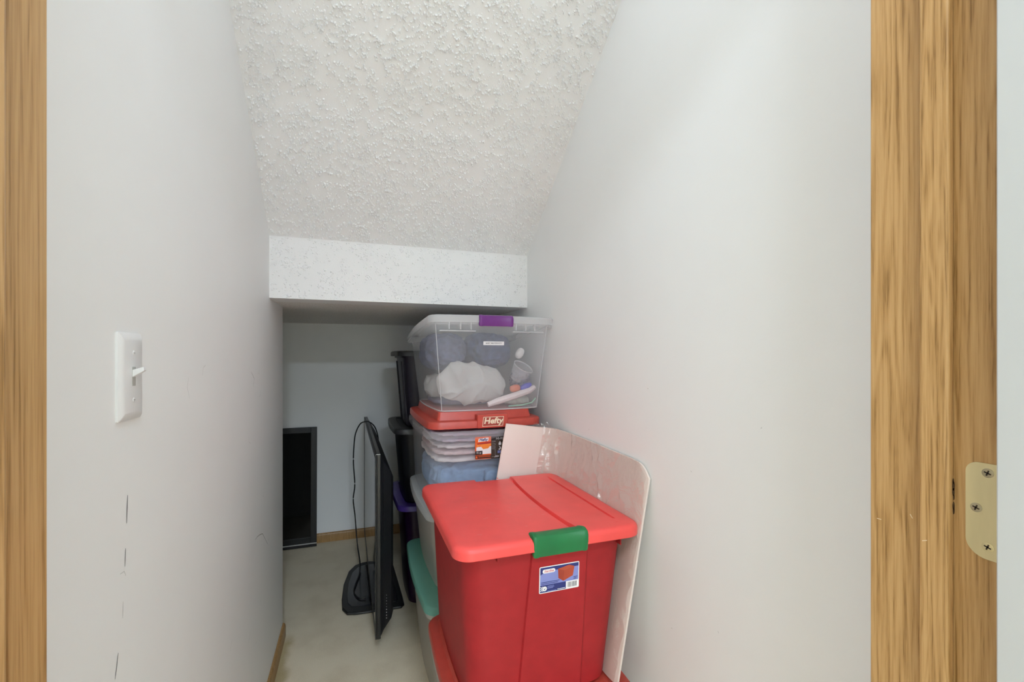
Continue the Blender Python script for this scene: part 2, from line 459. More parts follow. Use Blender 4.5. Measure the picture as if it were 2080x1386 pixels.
# hinge leaf let into the jamb
hz0, hz1, hy0, hy1, rad = .9975, 1.0845, .2215, .2562, .0155
pts = [(hy0, hz0)]
for i in range(9):
    an = R(-90 + 90 * i / 8); pts.append((hy1 - rad + rad * math.cos(an), hz0 + rad + rad * math.sin(an)))
for i in range(9):
    an = R(90 * i / 8); pts.append((hy1 - rad * .6 + rad * .6 * math.cos(an), hz1 - rad * .6 + rad * .6 * math.sin(an)))
pts.append((hy0, hz1))
g = MB().loft([[(JR - .0002, y, z) for y, z in pts], [(JR - .0009, y, z) for y, z in pts]], True, True).build('hinge_leaf', BRASS, t1, smooth=0, fix=True)
tag(g, 'brass hinge leaf')
for sy, sz, mt in ((.2405, 1.0760, SCREW), (.2485, 1.0425, SCREW), (.2405, 1.0090, BRASS)):
    sb = MB().disc((JR - .0009, sy, sz), (-1, 0, 0), .0042, .0006, 20)
    for an in (20, 110):
        c, s_ = math.cos(R(an)), math.sin(R(an)); x = JR - .00155
        sb.add([(x, sy + c * a - s_ * b, sz + s_ * a + c * b) for a, b in ((-.0026, -.0006), (.0026, -.0006), (.0026, .0006), (-.0026, .0006))], [(0, 1, 2, 3)], 1)
    sb.build('screw', [mt, SLOT], g)
# dark rubbed streak in the corner of the stop and a few light nicks
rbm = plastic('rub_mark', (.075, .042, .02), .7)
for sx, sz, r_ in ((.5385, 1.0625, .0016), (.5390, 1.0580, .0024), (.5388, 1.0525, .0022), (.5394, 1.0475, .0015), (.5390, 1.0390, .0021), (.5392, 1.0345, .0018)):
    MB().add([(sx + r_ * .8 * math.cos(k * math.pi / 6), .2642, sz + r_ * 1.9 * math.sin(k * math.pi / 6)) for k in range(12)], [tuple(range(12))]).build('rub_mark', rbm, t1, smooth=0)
for y, z, a in ((.283, 1.000, -25), (.330, 1.004, 0), (.300, 1.017, 60)):
    c, s_ = math.cos(R(a)), math.sin(R(a)); x = JR - (.0108 if .265 < y < .289 else .0003)
    MB().add([(x, y + c * p - s_ * q, z + s_ * p + c * q) for p, q in ((-.0022, -.0003), (.0022, -.0003), (.0022, .0003), (-.0022, .0003))], [(0, 1, 2, 3)]).build('nick', CREAM, t1, smooth=0)

# the door itself, opened flat against the line of sight
d1 = MB().box((.5072, -.49, .012), (.5405, .2205, 2.025)).build('door_1', DOORP, bevel=.0012); struct(d1, 'white painted door standing open beside the hinge', 'door')
kb = MB(); kb.loft([[(.5072 - d, -.42 + r * math.cos(k * math.pi / 12), .95 + r * math.sin(k * math.pi / 12)) for k in range(24)] for d, r in ((0, .030), (.006, .030), (.008, .013), (.035, .013), (.042, .024), (.058, .027), (.068, .018), (.07, .004))], True, True)
kb.build('door_knob', BRASS, d1, fix=True)
MB().box((.50705, .2195, .87), (.5072, .2201, .874)).build('nick', SCUFF, d1, smooth=0)

# scuff marks on the left wall (pencil-like dashes)
def mark(pts, wd, mt, parent=wl, x=XL + .0004):
    """thin mark on the wall through (y,z) points, tapering at its ends"""
    L = []
    n = len(pts)
    for i, (y, z) in enumerate(pts):
        k = wd * (.35 + .65 * math.sin(math.pi * (i + .5) / n))
        y2, z2 = pts[min(i + 1, n - 1)]; y1, z1 = pts[max(i - 1, 0)]
        ty, tz = y2 - y1, z2 - z1; l = math.hypot(ty, tz) or 1
        L.append(((y - tz / l * k, z + ty / l * k), (y + tz / l * k, z - ty / l * k)))
    mb = MB(); vs_ = []; fs = []
    for a, b in L: vs_ += [(x, *a), (x, *b)]
    for i in range(n - 1): fs.append((2 * i, 2 * i + 1, 2 * i + 3, 2 * i + 2))
    mb.add(vs_, fs).build('scuff_mark', mt, parent, smooth=0)
def seg(y0, z0, y1, z1, n=6): return [(y0 + (y1 - y0) * i / n, z0 + (z1 - z0) * i / n) for i in range(n + 1)]
mark(seg(.729, .998, .726, .962), .0009, SCUFF)
mark(seg(.7235, .930, .7215, .907), .0007, SCUFF)
mark(seg(.7165, .864, .715, .843), .0005, SCUFF2)
mark(seg(.704, .805, .696, .777), .0007, SCUFF)
mark([(1.545, .624), (1.575, .622), (1.62, .612), (1.66, .600), (1.70, .570), (1.755, .528)], .0011, SCUFF2)
mark([(1.49, 1.135), (1.53, 1.115), (1.52, 1.09)], .0009, SCUFF2)
rn = random.Random(5)
for i in range(16):
    y, z = rn.uniform(.72, 1.9), rn.uniform(.25, 1.2)
    a = rn.uniform(0, 6.28); l = rn.uniform(.004, .02)
    mark([(y, z), (y + math.cos(a) * l, z + math.sin(a) * l), (y + math.cos(a + .5) * l * 2, z + math.sin(a + .5) * l * 2)], .0003, SCUFF2)
for y, z in ((.62, 1.05), (.80, .93), (.95, 1.10), (1.25, .95), (.72, .62), (.86, .55), (1.1, .70)):
    a = rn.uniform(0, 6.28); l = .004
    mark([(y, z), (y + math.cos(a) * l, z + math.sin(a) * l)], .0004, SCUFF2, wr, XR - .0004)

# ------------------------------------------------------------------ light switch
sw = thing('light_switch', 'white toggle light switch on the scuffed wall', 'switch', (XL, .7295, 1.155))
hw, hh = .0325, .0575
rg = lambda y, z, x, r: [(x, b, c) for b, c, _ in ring(y, z, r, 0, 2, 2, 4)]
MB().loft([rg(hw, hh, 0, .002), rg(hw, hh, .0025, .002), rg(hw - .003, hh - .004, .0050, .002), rg(hw - .0085, hh - .010, .0068, .002)], True, True).build('wall_plate', SWITCHW, sw, smooth=25, fix=True)
box('toggle_slot', (.0066, -.0052, -.0125), (.00705, .0052, .0125), SHAD, sw, bevel=.0003)
tg = MB().loft([[(.006, -.0045, -.0015), (.006, .0045, -.0015), (.006, .0045, .0085), (.006, -.0045, .0085)], [(.0195, -.0040, .0075), (.0195, .0040, .0075), (.0185, .0040, .0125), (.0185, -.0040, .0125)]], True, True).build('toggle', SWITCHW, sw, bevel=.0006, fix=True)
for z in (.031, -.031):
    b_ = MB().disc((.0066, 0, z), (1, 0, 0), .0031, .0009, 16)
    b_.add([(.0077, -.0025, z - .0004), (.0077, .0025, z - .0004), (.0077, .0025, z + .0004), (.0077, -.0025, z + .0004)], [(0, 1, 2, 3)], 1)
    b_.build('plate_screw', [SWITCHW, SHAD], sw)

# lamp holder above the doorway (out of frame, its bulb lights the closet)
cl = thing('ceiling_lamp', 'white lamp holder with a round base on the flat ceiling', 'lamp', (BULB[0], BULB[1], ZC))
lo = lambda prof: [[(r * math.cos(k * math.pi / 10), r * math.sin(k * math.pi / 10), z) for k in range(20)] for r, z in prof]
MB().loft(lo([(.055, 0), (.055, -.012), (.035, -.025), (.024, -.03), (.024, -.055), (.0135, -.057)]), True, True).build('lamp_holder', SWITCHW, cl, fix=True)
BULBG = clear('bulb_glass', (.9, .9, .9), .12, .1)
MB().loft(lo([(.013, -.057), (.014, -.075), (.026, -.105), (.032, -.135), (.030, -.155), (.020, -.170), (.004, -.176)]), True, True).build('bulb', BULBG, cl, fix=True)

# ------------------------------------------------------------------ storage bins
def body(parent, wt, lt, wb_, lb, h, z0, mat, r=.045, bow=.006, rb=.045, lip=.010, lipdrop=.014, shift=(0, 0), sag=0, name='body', edge=None):
    """tapered tub: rounded-rectangle sections from base to rim, with a turned-out flange"""
    rs = []
    for k, (f, ins) in enumerate(((0, .014), (.0, .004), (.018, 0), (.25, 0), (.5, 0), (.75, 0), (.96, 0))):
        hw_ = (wb_ + (wt - wb_) * f) / 2 - ins; hl_ = (lb + (lt - lb) * f) / 2 - ins
        rr = rb + (r - rb) * f
        z = z0 + h * f + (.0 if k else 0) + (.004 if k == 1 else 0)
        s = 1 - f
        rs.append(ring(hw_, hl_, rr, z, bow=bow, cx=shift[0] * s, cy=shift[1] * s, zf=(lambda x, y, f=f: -sag * f * (y / lt + .5)) if sag else None))
    zf = (lambda x, y: -sag * (y / lt + .5)) if sag else None
    for dx, dz in ((0, 0), (lip, 0), (lip + .001, -.003), (lip + .001, -lipdrop)):
        rs.append(ring(wt / 2 + dx, lt / 2 + dx, r + dx, z0 + h + dz, bow=bow, zf=zf))
    return MB().loft(rs, True, False).build(name, mat, parent, smooth=40)

def grid_lid(parent, hw_, hl_, z, xs, ys, zf, rim, profile, mat, name='lid', bowx=None):
    """lid whose top is a height field over xs,ys (inner rectangle) continued by a rounded rim profile [(r,z)...]"""
    mb = MB(); nx_, ny_ = len(xs), len(ys)
    gx = lambda i, y: xs[i] + (bowx(i, y) if bowx else 0)
    vs_ = [(gx(i, y), y, z + zf(i, j)) for j, y in enumerate(ys) for i in range(nx_)]
    fs = [(j * nx_ + i, j * nx_ + i + 1, (j + 1) * nx_ + i + 1, (j + 1) * nx_ + i) for j in range(ny_ - 1) for i in range(nx_ - 1)]
    loop = []   # (grid index, nx, ny, zoffset)
    na = 7
    side = [(nx_ - 1 + j * nx_, 1, 0) for j in range(ny_)]
    def arc(idx, a0): return [(idx, math.cos(R(a0 + 90 * k / na)), math.sin(R(a0 + 90 * k / na))) for k in range(1, na)]
    loop += side + arc((ny_ - 1) * nx_ + nx_ - 1, 0)
    loop += [((ny_ - 1) * nx_ + i, 0, 1) for i in range(nx_ - 1, -1, -1)] + arc((ny_ - 1) * nx_, 90)
    loop += [(j * nx_, -1, 0) for j in range(ny_ - 1, -1, -1)] + arc(0, 180)
    loop += [(i, 0, -1) for i in range(nx_)] + arc(nx_ - 1, 270)
    n = len(loop); base = len(vs_)
    for r, dz, keep in profile:
        for idx, ax, ay in loop:
            p = vs_[idx]
            vs_.append((p[0] + ax * r, p[1] + ay * r, z + dz + (p[2] - z) * keep))
    for k in range(n):
        q = (k + 1) % n
        a, b = loop[k][0], loop[q][0]
        if a == b: fs.append((a, base + k, base + q))
        else: fs.append((a, base + k, base + q, b))
    for m_ in range(len(profile) - 1):
        for k in range(n):
            q = (k + 1) % n
            fs.append((base + m_ * n + k, base + (m_ + 1) * n + k, base + (m_ + 1) * n + q, base + m_ * n + q))
    return mb.add(vs_, fs).build(name, mat, parent, smooth=38)

def simple_lid(parent, hw_, hl_, ztop, mat, drop=.024, r=.05, tier=.0, tier_in=.035, bow=.006, name='lid', sag=0, recess=.003):
    zf = (lambda x, y: -sag * (y / (2 * hl_) + .5)) if sag else None
    rs = [ring(hw_, hl_, r, ztop - tier - drop, bow=bow, zf=zf), ring(hw_, hl_, r, ztop - tier - .007, bow=bow, zf=zf), ring(hw_ - .0025, hl_ - .0025, r, ztop - tier - .002, bow=bow, zf=zf), ring(hw_ - .008, hl_ - .008, r - .006, ztop - tier, bow=bow, zf=zf),
          ring(hw_ - tier_in, hl_ - tier_in, max(.012, r - tier_in), ztop - tier, bow=bow, zf=zf),
          ring(hw_ - tier_in - .006, hl_ - tier_in - .006, max(.010, r - tier_in - .006), ztop if tier else ztop - recess, bow=bow, zf=zf)]
    return MB().loft(rs, False, True).build(name, mat, parent, smooth=35)

def latch(parent, x0, x1, yface, ztop, depth_top, drop, mat, name='latch', label=None):
    """clip that wraps the lid edge: profile in y,z swept along x with rounded ends"""
    prof = [(depth_top, .0), (depth_top * .5, .004), (.006, .0045), (-.004, .001), (-.008, -.008), (-.008, -drop * .55), (-.004, -drop), (.004, -drop), (.006, -drop + .01), (.010, -.005)]
    xs = [(x0, .86), (x0 + .002, .97), (x0 + .005, 1), (x0 + .012, 1), (x0 + .0135, .96), ((x0 + x1) / 2, .96), (x1 - .0135, .96), (x1 - .012, 1), (x1 - .005, 1), (x1 - .002, .97), (x1, .86)]
    cy, cz = depth_top * .3, -drop * .45
    rs = [[(x, yface + cy + (y - cy) * k, ztop + cz + (z - cz) * k) for y, z in prof] for x, k in xs]
    o = MB().loft(rs, True, True).build(name, mat, parent, smooth=40, fix=True)
    if label: o['label'] = label
    return o

# --- cloth-like lumps
def lump(name, label, cat, c, dims, mat, seed=0, amp=.012, freq=14, e=.55, group=None, ridged=True, tilt=(0, 0, 0), nu=40, nv=26, knot=None):
    vs_ = []; fs = []
    sp = lambda v, p: math.copysign(abs(v) ** p, v)
    for j in range(nv + 1):
        ph = -math.pi / 2 + math.pi * j / nv
        for i in range(nu):
            th = 2 * math.pi * i / nu
            n_ = Vector((sp(math.cos(ph), e) * sp(math.cos(th), e), sp(math.cos(ph), e) * sp(math.sin(th), e), sp(math.sin(ph), e)))
            p = Vector((n_.x * dims[0] / 2, n_.y * dims[1] / 2, n_.z * dims[2] / 2))
            q = p * freq + Vector((seed * 3.1, seed * 1.7, seed))
            d = noise.noise(q) + .5 * noise.noise(q * 2.1)
            if ridged: d = (.5 - abs(d)) * 1.2 - .25
            if knot:
                kx, kz = knot
                ang = math.atan2(p.z - kz, p.x - kx) + .35 * noise.noise(p * 9)
                rr_ = math.hypot(p.x - kx, p.z - kz)
                wv = max(0, .5 + 1.4 * noise.noise(p * 7 + Vector((seed, 0, 2))))
                d += 1.1 * wv * (1 - abs(math.sin(ang * 4.5 + 2.2 * noise.noise(p * 8)))) ** 4 * min(1, rr_ * 12)
                d += .5 * (1 - abs(noise.noise(p * 16 + Vector((0, seed, 0))) * 2)) ** 3
            p += n_.normalized() * amp * d
            vs_.append(p)
    for j in range(nv):
        for i in range(nu):
            k = (i + 1) % nu
            fs.append((j * nu + i, j * nu + k, (j + 1) * nu + k, (j + 1) * nu + i))
    mt = Matrix.Rotation(R(tilt[2]), 3, 'Z') @ Matrix.Rotation(R(tilt[1]), 3, 'Y') @ Matrix.Rotation(R(tilt[0]), 3, 'X')
    o = MB().add([mt @ v for v in vs_], fs).build(name, mat, smooth=60)
    o.location = c
    return tag(o, label, cat, group)

# ---- red tote with green latch ------------------------------------------------
rt = thing('storage_tote', 'bright red lidded tote with green latch and blue label', 'storage tote', (.4315, 1.182, .386))
W2, L2 = .2315, .262          # lid half sizes
ZTOP = .389
body(rt, .412, .470, .352, .432, ZTOP - .016, 0, RED_SHADED, r=.055, rb=.050, bow=.004, lip=.008, lipdrop=.020, shift=(-.012, .0), name='tub')
rimw = .040
xs = [-W2 + rimw, -.150, -.058, -.053, -.02, .01, .0615, .0635, .0660, .0685, .10, W2 - rimw - .0095, W2 - rimw - .0080, W2 - rimw - .0055, W2 - rimw - .0040, W2 - rimw]
ys = [-L2 + rimw, -L2 + rimw + .012, -L2 + rimw + .017] + [-.18 + .36 * k / 12 for k in range(13)] + [L2 - rimw - .012, L2 - rimw - .007, L2 - rimw]
nx_, ny_ = len(xs), len(ys)
def lid_z(i, j):
    inside_y = 3 <= j <= ny_ - 4
    if 3 <= i <= 6: return -.0065                       # channel between the latches
    if 7 <= i <= 8: return -.0125 if 1 <= j <= ny_ - 2 else -.0065   # groove along the channel
    if 12 <= i <= 13 and inside_y: return -.007         # groove beside the rim
    if 9 <= i <= 11 and inside_y: return -.0015
    return 0
def lid_bow(i, y):
    if 2 <= i <= 10:
        s_ = max(0, 1 - (y / .22) ** 2)
        return (-.012 if i >= 6 else .004) * s_
    return 0
grid_lid(rt, W2, L2, ZTOP, xs, ys, lid_z, rimw, [(rimw - .014, 0, 1), (rimw - .006, -.0015, 1), (rimw - .0015, -.006, .5), (rimw, -.012, .2), (rimw, -.027, 0), (rimw - .003, -.029, 0), (rimw - .006, -.026, 0)], RED_LIT, bowx=lid_bow)
latch(rt, -.056, .080, -L2 + .006, ZTOP + .004, .030, .046, GREEN, label='green snap latch')
# raised trapezoid front panel and the small ribs below the lid
fy = lambda z: -(.432 + (.470 - .432) * z / .373) / 2 - .004   # front wall y at height z
def front_pt(x, z, off): return (x, fy(z) - off, z)
pz = [(.350, -.055, .096), (.20, -.068, .092), (.012, -.083, .086)]
a = [front_pt(x0, z, -.004) for z, x0, x1 in pz] + [front_pt(x1, z, -.004) for z, x0, x1 in pz[::-1]]
b = [front_pt(x0 + .004, z - (.004 if k == 0 else 0), .0045) for k, (z, x0, x1) in enumerate(pz)] + [front_pt(x1 - .010, z - (.004 if k == 2 else 0), .0045) for k, (z, x0, x1) in enumerate(pz[::-1])]
MB().loft([a, b], False, True).build('front_panel', RED_SHADED, rt, smooth=20, fix=True)
for x, h_ in ((-.135, .018), (.176, .024), (-.178, .012)):
    box('rib', (x - .0015, fy(.35) - .009, .364 - h_), (x + .0015, fy(.35) + (.02 if abs(x) > .15 else .002), .364), RED_SHADED, rt, bevel=.0006)
for x, y in ((-.15, -.234), (.178, -.225), (-.205, .17), (.02, .246), (.203, .20), (.207, -.05)):
    MB().disc((x, y, ZTOP - .0005), (0, 0, 1), .0032, .0009, 14).build('moulding_stud', RED_LIT, rt)
# fine scratches on the lid
SCR = plastic('lid_scratch', (.80, .30, .27), .6, .05)
rs_ = random.Random(3)
for k in range(34):
    x, y = rs_.gauss(-.04, .07), rs_.gauss(-.03, .10)
    if not (-.18 < x < .18 and -.2 < y < .2): continue
    zz = ZTOP + (-.0062 if -.048 < x < .056 else .0003)
    if -.066 < x < -.048 or .045 < x < .08: continue
    an = rs_.uniform(-.9, .3); l = rs_.uniform(.006, .018); wdt = rs_.uniform(.0003, .0007)
    c, s_ = math.cos(an), math.sin(an)
    MB().add([(x + c * p - s_ * q, y + s_ * p + c * q, zz) for p, q in ((-l / 2, -wdt), (l / 2, -wdt), (l / 2, wdt), (-l / 2, wdt))], [(0, 1, 2, 3)]).build('scratch', SCR, rt, smooth=0)
# label
ux = Vector((1, 0, 0)); uz = Vector((0, (fy(.3) - fy(.2)) / .1, 1)).normalized(); nr = Vector((0, -1, uz.y)).normalized()
lab0 = Vector(front_pt(.0165, .285, .0047))
lb = plate('label', rrect2(-.0505, -.031, .0505, .031, .003), lab0, ux, uz, nr, WHITE, rt, .0002, .0004); lb['label'] = 'blue and white product label'
pl = lambda nme, pts, m_, lift=.0007: plate(nme, pts, lab0, ux, uz, nr, m_, lb, lift, .0001)
pl('print_background', rrect2(-.0485, -.012, .0485, .029, .002), PERI)
pl('print_band', [(-.0485, .029), (-.0485, .012), (-.034, .0195), (.0485, .021), (.0485, .029)][::-1], NAVY_INK, .0009)
pl('print_strip', rect(-.0485, -.029, .0165, -.012), NAVY_INK, .0009)
pl('print_logo_ground', rrect2(-.043, .0155, -.0115, .0245, .0044), WHITE, .0011)
text('Sterilite', .0078, lab0 + ux * -.0272 + uz * .0199 + nr * .0014, ux, uz, plastic('label_brand_red', (.50, .04, .06), .4), 'lettering', lb, shear=.2, offset=.0001)
pl('print_bin_front', [(-.003, -.001), (.010, -.0095), (.012, .016), (-.0045, .021)], BIN_PIC, .0012)
pl('print_bin_side', [(.010, -.0095), (.034, .0), (.0375, .021), (.012, .016)], plastic('label_bin_side', (.42, .065, .03), .4), .0012)
pl('print_bin_lid', [(-.0055, .021), (.012, .0155), (.0385, .021), (.024, .027)], plastic('label_bin_lid', (.45, .08, .04), .4), .0014)
pl('print_barcode_ground', rect(.0175, -.0285, .0485, -.0135), WHITE, .0009)
rb_ = random.Random(2); x = .0215
while x < .0445:
    wdt = rb_.choice((.0005, .0008, .0012)); pl('print_bar', rect(x, -.0265, x + wdt, -.0145), INK, .0012); x += wdt + rb_.choice((.0006, .001, .0014))
for i in range(3):
    for j in range(5):
        if (i + j) % 2 == 0: pl('print_check', rect(-.0475 + i * .0022, -.026 + j * .0022, -.0453 + i * .0022, -.0238 + j * .0022), WHITE, .0011)
pl('print_emblem', [(-.037 + .0055 * math.cos(k * math.pi / 8), -.0205 + .0055 * math.sin(k * math.pi / 8)) for k in range(16)], WHITE, .0012)
pl('print_emblem_mark', [(-.0405, -.0195), (-.0375, -.0235), (-.0335, -.0175), (-.0375, -.0212)], NAVY_INK, .0014)
for x0, x1, y, m_ in ((-.030, -.014, -.0155, PERI), (-.030, -.013, -.0180, PERI), (-.030, -.016, -.0205, PERI), (-.005, .0145, -.0262, WHITE), (-.030, -.008, -.0275, PERI), (-.046, .0, -.0055, NAVY_INK), (-.046, -.004, -.009, NAVY_INK), (.036, .046, -.004, NAVY_INK), (.036, .044, -.008, NAVY_INK)):
    pl('print_line', rect(x0, y - .0006, x1, y + .0006), m_, .0012)

# ---- clear bin with red lid under the red tote ---------------------------------
b2 = thing('storage_bin', 'clear bin with brick red lid underneath the bright red tote', 'storage bin', (.4315, 1.155, 0))
body(b2, .415, .500, .360, .445, .350, 0.001, CLEAR2, lip=.010, lipdrop=.018)
simple_lid(b2, .2195, .257, .383, REDB, drop=.022, r=.055, tier=.010, tier_in=.028, name='lid')
lump('folded_cloth', 'blue cloth inside the clear bin under the red tote', 'cloth', (.345, 1.22, .20), (.17, .30, .13), cloth('blue_grey_cloth', (.17, .27, .36)), 3, .01)
lump('folded_cloth', 'dark grey cloth at the base of the bin under the red tote', 'cloth', (.355, 1.20, .075), (.19, .34, .11), cloth('dark_grey_cloth', (.12, .13, .16)), 5, .01)
lump('folded_cloth', 'off white cloth packed behind the blue cloth in the bottom bin', 'cloth', (.515, 1.16, .17), (.09, .34, .27), cloth('offwhite_cloth', (.55, .52, .48)), 8, .012)

# ---- stack: teal-lidded bin on the floor ---------------------------------------
b3 = thing('storage_bin', 'milky bin with teal lid standing on the carpet', 'storage bin', (.4475, 1.728, 0))
body(b3, .430, .555, .370, .490, .345, .001, MILKY, lip=.010, lipdrop=.018, bow=.008)
simple_lid(b3, .2325, .295, .375, TEAL, drop=.026, r=.05, tier=0, tier_in=.036, bow=.010, recess=.0)
lump('folded_cloth', 'beige cloth filling the milky bin with the teal lid', 'cloth', (.4475, 1.728, .17), (.34, .45, .30), cloth('beige_cloth', (.50, .45, .38)), 12, .012)
# ---- grey-lidded bin -----------------------------------------------------------
b4 = thing('storage_bin', 'milky bin with frosted grey lid stacked on the teal lid', 'storage bin', (.4575, 1.768, .3750))
body(b4, .425, .510, .375, .462, .262, .0, MILKY, lip=.010, lipdrop=.016, bow=.008)
simple_lid(b4, .2265, .272, .280, GREYLID, drop=.030, r=.05, tier=0, tier_in=.036, bow=.010, recess=.0)
lump('folded_cloth', 'grey brown cloth filling the frosted grey lidded bin', 'cloth', (.4575, 1.768, .505), (.36, .43, .235), cloth('grey_brown_cloth', (.40, .36, .31), .5, 9), 14, .012)
# ---- bin with logo lid ---------------------------------------------------------
b5 = thing('storage_bin', 'clear bin with red logo lid full of folded baby clothes', 'storage bin', (.4425, 1.776, .6555), .6)
body(b5, .402, .508, .380, .480, .268, .0, CLEAR2, lip=.013, lipdrop=.022, bow=.006)
simple_lid(b5, .2085, .266, .3315, REDB, drop=.026, r=.045, tier=.028, tier_in=.034, bow=.006)
yf5 = -.266 - .006
box('logo_plate', (-.043, yf5 - .003, .276), (.070, yf5 + .03, .3235), REDB, b5, bevel=.003)
lg = Vector((.0135, yf5 - .0034, .2985)); X, Zv, NY = Vector((1, 0, 0)), Vector((0, 0, 1)), Vector((0, -1, 0))
lgt = plate('logo_frame', [(-.0395, -.0165), (.0355, -.0165), (.0395, .0165), (-.0355, .0165)], lg, X, Zv, NY, CREAM, b5, 0, .0002)
plate('logo_ground', [(-.0375, -.0148), (.0340, -.0148), (.0375, .0148), (-.0340, .0148)], lg, X, Zv, NY, plastic('logo_ground_red', (.33, .05, .035), .4), lgt, .0004, .0002)
text('Hefty', .0285, lg + NY * .0009 + Zv * .002, X, Zv, CREAM, 'lettering', lgt, shear=.18, offset=.0009, wide=1.08)
# orange and black product label behind the front wall of the bin
l5 = Vector((-.0465 + .029, -.2575, .205)); 
lb5 = plate('label', rect(-.029, -.039, .029, .039), l5, X, Zv, NY, ORANGE, b5, .0, .0003); lb5['label'] = 'orange and black product label'
p5 = lambda nme, pts, m_, lift=.0005: plate(nme, pts, l5, X, Zv, NY, m_, lb5, lift, .0001)
p5('print_white', rect(-.025, -.022, .029, .004), WHITE)
p5('print_orange', [(-.024, .001), (-.012, .009), (.0, -.005), (.018, -.003), (.029, .010), (.029, .016), (-.024, .016)], ORANGE2, .0007)
p5('print_red_band', [(-.022, .012), (.029, .014), (.029, .021), (-.022, .017)], LRED, .0009)
p5('print_logo_ground', [(-.019, .021), (.018, .023), (.020, .035), (-.016, .033)], WHITE, .0009)
text('Hefty', .0135, l5 + X * .0005 + Zv * .0283 + NY * .0012, X, Zv, NAVY_INK, 'lettering', lb5, shear=.2, offset=.0004)
p5('print_size_ground', rect(-.029, -.024, -.003, -.010), INK, .0009)
text('72 qt', .0085, l5 + X * -.0165 + Zv * -.0165 + NY * .0012, X, Zv, WHITE, 'lettering', lb5)
p5('print_footer', rect(-.029, -.037, .029, -.026), INK, .0009)
for y in (-.029, -.032): p5('print_line', rect(-.018, y - .0006, .027, y + .0006), ORANGE, .0012)
p5('print_square', rect(-.027, -.035, -.021, -.028), ORANGE, .0012)
bk5 = plate('label_panel', rect(.029, -.040, .118, .037), l5, X, Zv, NY, plastic('label_brown', (.05, .032, .022), .4), b5, .0, .0003); bk5['label'] = 'dark brown label panel'
q5 = lambda nme, pts, m_, lift=.0005: plate(nme, pts, l5, X, Zv, NY, m_, bk5, lift, .0001)
q5('print_bar', rect(.029, .024, .118, .036), INK)
text('HI-RISE', .0125, l5 + X * .066 + Zv * .0295 + NY * .0009, X, Zv, GREYINK, 'lettering', bk5, offset=.0002)
q5('print_lock_body', rrect2(.057, .006, .066, .0145, .001), WHITE)
q5('print_lock_shackle', [(.0595 + .0, .0145), (.064, .0145), (.0635, .019), (.060, .019)], WHITE)
q5('print_hand', [(.056, -.009), (.060, -.012), (.066, -.006), (.063, .001), (.058, .002), (.062, -.004)], WHITE)
for y in (.011, .008, -.006, -.003, .014): q5('print_line', rect(.068, y - .0007, .090, y + .0007), GREYINK)
for y0, y1 in ((.018, .022), (.006, .012), (-.003, .002), (-.034, -.006)): 
    q5('print_outline', rect(.031, y0, .0445, y1), GREYINK); q5('print_outline_ground', rect(.0305, y0 + .0007, .0437, y1 - .0007), plastic('label_brown_in', (.05, .032, .022), .4), .0007)
q5('print_block', rect(.061, -.034, .078, -.025), GREYINK); q5('print_block', rect(.040, -.036, .058, -.030), GREYINK); q5('print_block', rect(.053, -.0225, .085, -.0135), PERI)
# clothes inside
LAV = cloth('lavender_cloth', (.50, .42, .58), .12, 40); LAV2 = cloth('pale_lavender_cloth', (.60, .55, .66), .1, 40)
PINK = cloth('pale_pink_cloth', (.68, .54, .55), .12, 40); WHT = cloth('white_baby_cloth', (.70, .66, .67), .08, 40); BLUE = cloth('sky_blue_cloth', (.25, .38, .60), .1, 60)
GG = 'folded baby clothes in the logo bin'
for lab_, c, d, mt, sd in (
    ('sky blue baby garment folded at the base of the logo bin', (.4425, 1.780, .732), (.345, .40, .130), BLUE, 1),
    ('sky blue rolled baby sleeve lying in front of the blue garment', (.500, 1.556, .752), (.11, .026, .05), BLUE, 21),
    ('white baby garment folded above the sky blue one', (.385, 1.766, .815), (.24, .42, .026), WHT, 2),
    ('pale pink baby garment in the middle of the folded clothes', (.425, 1.768, .839), (.315, .42, .026), PINK, 3),
    ('white baby garment folded above the pale pink one', (.405, 1.768, .861), (.27, .42, .024), WHT, 4),
    ('pale lavender baby garment lying below the top one', (.440, 1.768, .883), (.335, .42, .024), LAV2, 5),
    ('lavender baby garment on top of the folded clothes', (.4425, 1.768, .905), (.35, .43, .024), LAV, 6)):
    lump('folded_garment', lab_, 'garment', c, (d[0], d[1], d[2] - .008), mt, sd, .009 if d[2] < .1 else .02, 24, .42, GG, nu=150, nv=40)
# little button on the blue garment
tag(MB().disc((.512, 1.5385, .748), (0, -1, 0), .009, .003, 16).build('button', WHITE), 'white round button on the sky blue sleeve', 'button')

# ---- top clear bin with purple latch -------------------------------------------
b1 = thing('storage_bin', 'large clear bin with purple latch on top of the stack', 'storage bin', (.462, 1.775, .9875), 1.5)
SAG = .055
body(b1, .432, .512, .375, .452, .312, .0, CLEAR, r=.030, rb=.028, lip=.012, lipdrop=.012, bow=.010, sag=SAG)
# bright folded edges of the moulding
rim_rs = [ring(.234, .274, .034, z, bow=.010, zf=lambda x, y: -SAG * (y / .548 + .5)) for z in (.309, .330)]
top = [ring(.231, .271, .033, .3345, bow=.010, zf=lambda x, y: -SAG * (y / .548 + .5)), ring(.19, .23, .02, .3345, bow=.010, zf=lambda x, y: -SAG * (y / .548 + .5)), ring(.185, .225, .018, .327, bow=.010, zf=lambda x, y: -SAG * (y / .548 + .5))]
MB().loft(rim_rs + top, False, True).build('lid', CLEARRIM, b1, smooth=35)
yt = -.256 - .010
latch(b1, -.064, .060, yt - .018, .333, .026, .036, PURPLE, label='purple snap latch')
for x in (-.165, -.125, -.088, .078, .115, .150):
    box('rib', (x - .0015, yt - .004, .285), (x + .0015, yt + .012, .309), CLEARRIM, b1)
box('ledge', (-.196, yt + .001, .279), (-.07, yt + .014, .2825), CLEARRIM, b1)
